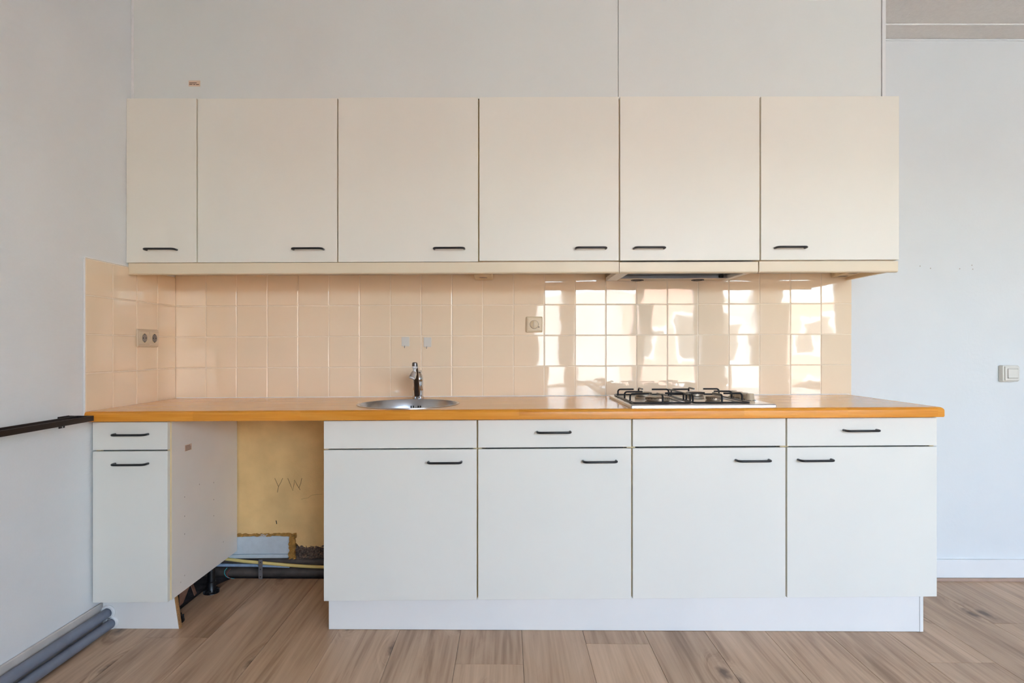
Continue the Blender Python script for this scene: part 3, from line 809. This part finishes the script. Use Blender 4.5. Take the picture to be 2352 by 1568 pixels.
a = lathe('aerator', M_whitep, t, [(0, 0), (0.0122, 0), (0.0122, 0.006), (0.008, 0.010), (0.0065, 0.012), (0.0062, 0.020), (0.009, 0.026), (0, 0.027)], 20, (ex, ey, ez - 0.0025), (-0.06, 0, -1), warp=None)
ax = Vector((-0.36, -0.30, -1)).normalized()
p0 = Vector((ex - 0.001, ey, ez - 0.026))
lathe('spray_head', M_chrome, a, [(0, 0), (0.010, 0.0005), (0.0125, 0.006), (0.0145, 0.020), (0.0155, 0.027), (0, 0.0275)], 24, p0, ax, warp=None)
lathe('spray_ring', M_whitep, a, [(0, 0.028), (0.0135, 0.028), (0.0125, 0.033), (0, 0.033)], 24, p0, ax, warp=None)
bm = bmesh.new()
slab(bm, [(TX, TY + 0.002, zb + 0.122), (TX + 0.002, TY + 0.030, zb + 0.128), (TX + 0.003, TY + 0.055, zb + 0.122)], [0.022, 0.020, 0.016], [0.010, 0.009, 0.007])
build('lever', bm, M_chrome, t, warp=None, smooth=True)

# ---- gas hob
t = thing('gas_hob', 'stainless steel four-burner gas hob with black wire grates on the worktop', 'hob', (0.76, -0.35, WZ1))
hx0, hx1, hy0, hy1 = 0.4765, 1.0405, -0.5935, -0.112
hz0, hz1 = WZ1 + 0.0006, WZ1 + 0.0130
bm = bmesh.new()
def rrect(x0, x1, y0, y1, r, n=5):
    out = []
    for cx, cyy, a in ((x1 - r, y1 - r, 0), (x0 + r, y1 - r, PI / 2), (x0 + r, y0 + r, PI), (x1 - r, y0 + r, 1.5 * PI)):
        out += [(cx + r * math.cos(a + PI / 2 * k / n), cyy + r * math.sin(a + PI / 2 * k / n)) for k in range(n + 1)]
    return out
def loops(bm, L):
    vr = [[bm.verts.new((x, y, z)) for x, y in pts] for pts, z in L]
    k = len(vr[0])
    for A, B in zip(vr, vr[1:]):
        for i in range(k): bm.faces.new((A[i], A[(i + 1) % k], B[(i + 1) % k], B[i]))
    bm.faces.new(vr[-1]); bm.faces.new(list(reversed(vr[0])))
loops(bm, [(rrect(hx0, hx1, hy0, hy1, 0.006), hz0), (rrect(hx0, hx1, hy0, hy1, 0.006), hz1 - 0.004), (rrect(hx0 + 0.004, hx1 - 0.004, hy0 + 0.004, hy1 - 0.004, 0.006), hz1),
           (rrect(hx0 + 0.022, hx1 - 0.090, hy0 + 0.022, hy1 - 0.022, 0.022), hz1), (rrect(hx0 + 0.030, hx1 - 0.098, hy0 + 0.030, hy1 - 0.030, 0.02), hz1 - 0.005)])
build('hob_plate', bm, M_hob, t, smooth=True)
hp = hz1 - 0.005
for (bx, by, br) in ((0.610, -0.470, 0.047), (0.610, -0.235, 0.036), (0.838, -0.470, 0.030), (0.838, -0.235, 0.038)):
    b = lathe('burner', M_burn, t, [(0, 0), (br * 1.10, 0), (br * 1.04, 0.007), (br * 0.88, 0.010), (br * 0.88, 0.0125), (br * 1.02, 0.0135), (br * 1.02, 0.0205), (br * 0.96, 0.022), (0, 0.022)], 36, (bx, by, hp + 0.0004))
    lathe('burner_cap', M_burn, b, [(0, 0.0222), (br * 0.98, 0.0222), (br * 1.03, 0.025), (br * 0.8, 0.0275), (0, 0.028)], 36, (bx, by, hp + 0.0004))
    tb = bmesh.new()
    for q3 in range(22):
        a3 = 2 * PI * q3 / 22; c3, s3 = math.cos(a3), math.sin(a3)
        vs = [tb.verts.new((bx + c3 * rr - s3 * ww, by + s3 * rr + c3 * ww, hp + zz)) for rr in (br * 1.0, br * 1.035) for ww in (-0.0012, 0.0012) for zz in (0.0185, 0.0215)]
        for f3 in ((0, 1, 3, 2), (4, 6, 7, 5), (0, 4, 5, 1), (2, 3, 7, 6), (0, 2, 6, 4), (1, 5, 7, 3)): tb.faces.new([vs[k3] for k3 in f3])
    tag(build('flame_slots', tb, M_void, b), kind='stuff')
def grate(x0, x1, outer):
    y0, y1 = hy0 + 0.030, hy1 - 0.034
    zr, zt, r = hz1 + 0.004, hz1 + 0.0345, 0.0038
    xi = x1 if outer < 0 else x0
    xo = x0 if outer < 0 else x1
    bm = bmesh.new(); add_tube(bm, [(x, y, zr) for x, y in rrect(x0, x1, y0, y1, 0.012, 4)] + [(rrect(x0, x1, y0, y1, 0.012, 4)[0][0], rrect(x0, x1, y0, y1, 0.012, 4)[0][1], zr)], r, 8)
    g = build('pan_support', bm, M_enamel, t, smooth=True)
    def finger(p, d, L):
        d = Vector((d[0], d[1], 0)); p = Vector((p[0], p[1], zr)); R = 0.011
        up = Vector((0, 0, 1)); c = Vector((p.x, p.y, zt - R)) + d * R
        pts = [p] + arc(c, -d, up, R, 0, PI / 2, 5) + [Vector((p.x, p.y, zt)) + d * L]
        return tube('finger', M_enamel, g, pts, r, 8)
    s = -outer
    for yy, L in ((y0 + 0.075, 0.075), (y0 + 0.185, 0.075), (y1 - 0.085, 0.070)): finger((xo, yy), (s, 0), L)
    xm = (x0 + x1) / 2
    finger((xm, y0), (0, 1), 0.085 if outer < 0 else 0.10); finger((xm, y1), (0, -1), 0.075)
    finger((xi, y0 + 0.015), (0, 1), 0.30 if outer < 0 else 0.06)
    finger((xi, y0 + 0.10), (-s, 0), 0.075); finger((xi, y1 - 0.10), (-s, 0), 0.075)
    for yy in (y0 + 0.06, y1 - 0.06):
        for xx in (x0, x1):
            lathe('rubber_foot', M_dark, g, [(0, -0.0042), (0.005, -0.0042), (0.005, -0.0004), (0, -0.0004)], 10, (xx, yy, zr - 0.0001 - 0.0034 + 0.004))
grate(0.4960, 0.7190, -1)
grate(0.7300, 0.9480, 1)
for k in range(4):
    ky = -0.247 - 0.0577 * k
    kn = lathe('knob', M_knob, t, [(0, 0.0), (0.0185, 0.0), (0.0185, 0.003), (0.0165, 0.006), (0.0160, 0.024), (0.0145, 0.0265), (0, 0.027)], 24, (1.008, ky, hz1 + 0.0005))
    box('knob_skirt', M_dark, kn, 0.990 , 1.026, ky - 0.018, ky + 0.018, hz1 + 0.0001, hz1 + 0.0016, 0.0005)

# ---- small things on the walls
def frame_plate(name, label, cat, c, w, h, d, m, axis='Y', grp=None):
    return thing(name, label, cat, c, grp)
# double socket on the tiled left wall
x = XL + 0.0062
t = thing('double_socket', 'beige double wall socket on the tiled left wall above the worktop', 'socket', (x, -0.23, 1.165))
ya, yb_, za, zb_ = -0.307, -0.154, 1.1255, 1.2045
bm = bmesh.new(); add_box(bm, x + 0.0003, x + 0.010, ya, yb_, za, zb_, 0.004, 2)
build('frame', bm, M_beige2, t, warp=None)
for k in range(2):
    y0, y1 = ya + 0.006 + k * 0.072, ya + 0.006 + k * 0.072 + 0.069
    ins = box('socket_insert', M_beige2, t, x + 0.0102, x + 0.0145, y0, y1, za + 0.010, zb_ - 0.010, 0.002, 2, warp=None)
    c = (x + 0.0146, (y0 + y1) / 2, (za + zb_) / 2)
    lathe('socket_well', M_beige, ins, [(0.0222, 0.0), (0.0205, 0.0015), (0.0190, 0.0), (0.0190, -0.003), (0.0222, -0.003)], 28, c, (1, 0, 0), True, warp=None)
    disc('well_bottom', M_mark, ins, (c[0] - 0.0002, c[1], c[2]), (1, 0, 0), 0.0186, 0.0004, 24, warp=None)
    for dy in (-0.0095, 0.0095): disc('pin_hole', M_void, ins, (c[0] + 0.0002, c[1] + dy, c[2]), (1, 0, 0), 0.0028, 0.0003, 10, warp=None)
    for dz in (-0.0175, 0.0175): box('earth_clip', M_void, ins, c[0] + 0.0002, c[0] + 0.0009, c[1] - 0.004, c[1] + 0.003, c[2] + dz - 0.0015, c[2] + dz + 0.0015, warp=None)
# rotary switch on the back tiles
t = thing('rotary_switch', 'square beige rotary wall switch on the tiles right of the sink', 'switch', (0.131, -0.005, 1.236))
bm = bmesh.new(); add_box(bm, 0.0915, 0.1720, -0.0095, -0.0005, 1.1975, 1.2740, 0.005, 3); build('frame', bm, M_beige, t, warp=None)
bm = bmesh.new(); add_box(bm, 0.0990, 0.1685, -0.0118, -0.0096, 1.2045, 1.2675, 0.0015, 2); build('cover_plate', bm, M_beige, t, warp=None)
kn = lathe('dial', M_beige, t, [(0, 0), (0.0205, 0), (0.0200, 0.004), (0.0185, 0.005), (0, 0.005)], 32, (0.131, -0.0119, 1.2355), (0, -1, 0), warp=None)
lathe('dial_groove', M_mark, kn, [(0.0206, 0.0), (0.0214, 0.0), (0.0214, 0.0006), (0.0206, 0.0006)], 32, (0.131, -0.0119, 1.2355), (0, -1, 0), True, warp=None)
box('dial_bar', M_beige2, kn, 0.1262, 0.1300, -0.0215, -0.0170, 1.2160, 1.2550, 0.001, warp=None)
disc('indicator', M_void, t, (0.1535, -0.0119, 1.2230), (0, -1, 0), 0.0026, 0.0006, 10, warp=None)
# two adhesive hooks
for (a, b, c, d, lab) in ((922.5, 940.5, 773.5, 795, 'white adhesive wall hook left of the tile joint above the tap'), (973.5, 991, 774.5, 796.5, 'white adhesive wall hook right of the tile joint above the tap')):
    x0, _, z1 = at(a, c, 0); x1, _, z0 = at(b, d, 0)
    t = thing('adhesive_hook', lab, 'hook', ((x0 + x1) / 2, -0.002, z0), 'adhesive hooks above the tap')
    box('back_plate', M_greyp, t, x0, x1, -0.0042, -0.0006, z0, z1, 0.0012, 2, warp=None)
    xm = (x0 + x1) / 2 - 0.003
    tube('hook_wire', M_strap, t, [(xm, -0.0046, z0 + 0.004), (xm, -0.0050, z0 - 0.003)] + arc((xm, -0.0100, z0 - 0.003), (0, 1, 0), (0, 0, -1), 0.005, 0, PI, 6) + [(xm, -0.015, z0 + 0.0005)], 0.0013, 8, warp=None)
# light switch on the right wall
x0, _, z1 = at(2295, 838.5, 0.0); x1, _, z0 = at(2332, 875.5, 0.0)
t = thing('light_switch', 'square off-white light switch on the bare white wall', 'switch', ((x0 + x1) / 2, 0.0, (z0 + z1) / 2))
x1 = x0 + 0.079
bm = bmesh.new(); add_box(bm, x0, x1, -0.022, 0.0057, z0, z1, 0.005, 2); build('housing', bm, M_greyp, t, warp=None)
bm = bmesh.new(); add_box(bm, x0 + 0.006, x1 - 0.004, -0.0295, -0.0222, z0 + 0.006, z1 - 0.006, 0.003, 2); build('frame', bm, M_greyp, t, warp=None)
rk = bmesh.new(); add_box(rk, x0 + 0.017, x1 - 0.014, -0.0340, -0.0297, z0 + 0.017, z1 - 0.017, 0.003, 2)
for v in rk.verts:
    if v.co.y < -0.031: v.co.y += 0.0015 * (v.co.z - z0) / (z1 - z0)
rko = build('rocker', rk, M_greyp, t, warp=None)
box('rocker_gap', M_mark, t, x0 + 0.0155, x1 - 0.0125, -0.0300, -0.0296, z0 + 0.0155, z1 - 0.0155, warp=None)
# paper stickers
t = thing('paper_sticker', 'small peach paper sticker with brown print on the soffit above the wall cabinets', 'sticker', (-1.35, SY, 2.25), 'small printed stickers')
a = at(433.5, 185, SY - 0.0002); b = at(460, 198.5, SY - 0.0002)
box('paper', M_paper, t, a[0], b[0], SY - 0.0007, SY - 0.0002, b[2], a[2], warp=None)
for (u0, u1, v) in ((435, 452, 190.6), (435, 442.5, 194), (444, 449, 194.2), (450.5, 457.5, 194.4)):
    p, q2 = at(u0, v - 0.8, SY), at(u1, v + 0.8, SY)
    box('print_line', M_ink, t, p[0], q2[0], SY - 0.0010, SY - 0.00075, q2[2], p[2], warp=None)
P = on_side(431.5, 1027)
t = thing('paper_sticker', 'small brown printed sticker on the open side of the narrow base cabinet', 'sticker', P, 'small printed stickers')
ya, yb_ = on_side(424.5, 1027)[1], on_side(440, 1027)[1]
box('paper', M_paper, t, sx + 0.0002, sx + 0.0007, ya, yb_, P[2] - 0.0135, P[2] + 0.0125, warp=None)
for k in range(4):
    box('print_line', M_ink, t, sx + 0.00075, sx + 0.0010, ya + 0.003, yb_ - (0.012 if k == 0 else 0.006), P[2] + 0.006 - k * 0.0055, P[2] + 0.0082 - k * 0.0055, warp=None)

# ---- black steel rail on the left wall
t = thing('wall_rail', 'black steel bar frame fixed to the left wall beside the worktop end', 'rail', (-1.6, -1.0, 0.86))
ze0, ze1 = 0.8515, 0.8708
yE = -0.686
xo = -1.5275
box('outer_bar', M_rail, t, xo - 0.004, xo, -2.30, yE, ze0, ze1, 0.0006, warp=None)
box('inner_bar', M_rail, t, -1.5900, -1.5860, -2.30, yE - 0.0045, ze0, ze1, 0.0006, warp=None)
box('end_bar', M_rail, t, XL + 0.0045, xo - 0.0042, yE - 0.004, yE, ze0, ze1, 0.0006, warp=None)
br = box('wall_bracket', M_rail, t, XL + 0.0004, XL + 0.0042, yE - 0.052, yE, ze0 + 0.002, ze1 + 0.001, 0.0006, warp=None)
tb = box('wall_bracket', M_rail, t, XL + 0.0004, XL + 0.0036, yE - 0.048, yE - 0.020, 0.829, ze0 + 0.0018, 0.0006, warp=None)
disc('screw', M_chrome, tb, (XL + 0.0037, yE - 0.034, 0.833), (1, 0, 0), 0.0028, 0.001, 10, warp=None)

# ---- radiator pipes along the left wall
t = thing('heating_pipe', 'upper grey heating pipe running along the left wall into the plinth', 'pipe', (-1.59, -1.5, 0.066), 'grey heating pipes')
tube('pipe', M_pipe, t, [(-1.590, -4.4, 0.0665), (-1.590, -2.0, 0.0665), (-1.588, -0.55, 0.0695), (-1.586, -0.46, 0.0715)], 0.0185, 20, warp=None)
t = thing('heating_pipe', 'lower grey heating pipe resting on the floor beside the planks', 'pipe', (-1.572, -1.5, 0.026), 'grey heating pipes')
tube('pipe', M_pipe, t, [(-1.572, -4.4, 0.0262), (-1.572, -2.0, 0.0262), (-1.5705, -0.55, 0.0290), (-1.570, -0.46, 0.0310)], 0.0180, 20, warp=None)

# ---- pipes in the chase of the appliance gap
t = tag(tube('waste_pipe', M_black_pipe, None, [(-1.58, 0.036, 0.0720), (-0.68, 0.036, 0.0690)], 0.0250, 20, warp=None), 'upper grimy black pipe behind the yellow hose in the appliance gap', 'pipe', 'black pipes in the wall chase')
t = tag(tube('waste_pipe', M_black_pipe, None, [(-1.58, 0.026, 0.0215), (-0.68, 0.026, 0.0190)], 0.0235, 20, warp=None), 'lower grimy black pipe lying along the floor edge in the appliance gap', 'pipe', 'black pipes in the wall chase')
hp_ = [at(490, 1278.5, -0.008), at(520, 1283.5, -0.010), at(560, 1288.5, -0.010), at(600, 1292, -0.010), at(640, 1295.5, -0.010), at(690, 1299.5, -0.009), at(742, 1302, -0.008), at(800, 1304, -0.006)]
tag(tube('gas_hose', M_hose, None, hp_, 0.0078, 14, warp=None), 'yellow hose crossing the black pipes in the appliance gap', 'hose')
hp_ = [at(480, 1297, -0.002), at(530, 1297.5, -0.002), at(580, 1298, -0.001), at(620, 1299.5, 0.002), at(665, 1302, 0.008)]
tag(tube('water_pipe', M_bluepipe, None, hp_, 0.0072, 12, radii=[0.0078, 0.0078, 0.0075, 0.006, 0.004], warp=None), 'thin pale blue pipe between the two black pipes in the gap', 'pipe')
t = thing('pipe_strap', 'grey perforated metal strap standing in front of the gap pipes', 'strap', (-1.19, -0.03, 0.0))
xa, xb = at(593.5, 0, -0.026)[0], at(603, 0, -0.026)[0]
box('strap_plate', M_strap, t, xa, xb, -0.0270, -0.0245, 0.0052, 0.0995, 0.0006, warp=None)
for zc in (0.086, 0.0525, 0.0165):
    disc('hole', M_void, t, ((xa + xb) / 2, -0.0271, zc), (0, -1, 0), 0.0026, 0.0004, 12, warp=None)
hp_ = [at(522, 1303, -0.03), at(516, 1310, -0.035), at(515.5, 1317, -0.035), at(519, 1323, -0.03), at(526, 1327, -0.025), at(540, 1329, -0.02)]
tag(tube('loose_wire', M_teal, None, hp_, 0.0018, 8, warp=None), 'thin teal wire curling up in front of the lower black pipe', 'wire', 'loose wire ends')
hp_ = [at(530, 1306, -0.03), at(523, 1313, -0.032), at(520.5, 1318, -0.033), at(523, 1324, -0.028), at(530, 1328, -0.024), at(545, 1329.5, -0.018)]
tag(tube('loose_wire', M_red, None, hp_, 0.0016, 8, warp=None), 'thin red wire curling up beside the teal wire', 'wire', 'loose wire ends')
# offcuts lying under the first cabinet
def offcut(pts, th, label):
    bm = bmesh.new()
    A = [bm.verts.new(p) for p in pts]; nrm = (Vector(pts[1]) - Vector(pts[0])).cross(Vector(pts[2]) - Vector(pts[0])).normalized()
    B = [bm.verts.new(Vector(p) + nrm * th) for p in pts]
    bm.faces.new(A); bm.faces.new(list(reversed(B)))
    k = len(pts)
    for i in range(k): bm.faces.new((A[i], A[(i + 1) % k], B[(i + 1) % k], B[i]))
    tag(build('board_offcut', bm, M_card, None, warp=None), label, 'offcut', 'brown board offcuts')
offcut([(-1.47, -0.42, -0.003), at(399, 1366, -0.40), at(437, 1343, -0.33), at(421, 1384, -0.36), at(407, 1398, -0.40)], 0.004, 'broad brown board offcut leaning under the narrow base cabinet')
offcut([at(446, 1368, -0.20), at(450, 1362, -0.18), at(441, 1338, -0.19), at(436, 1341, -0.21)], 0.004, 'narrow brown board offcut leaning under the narrow base cabinet')
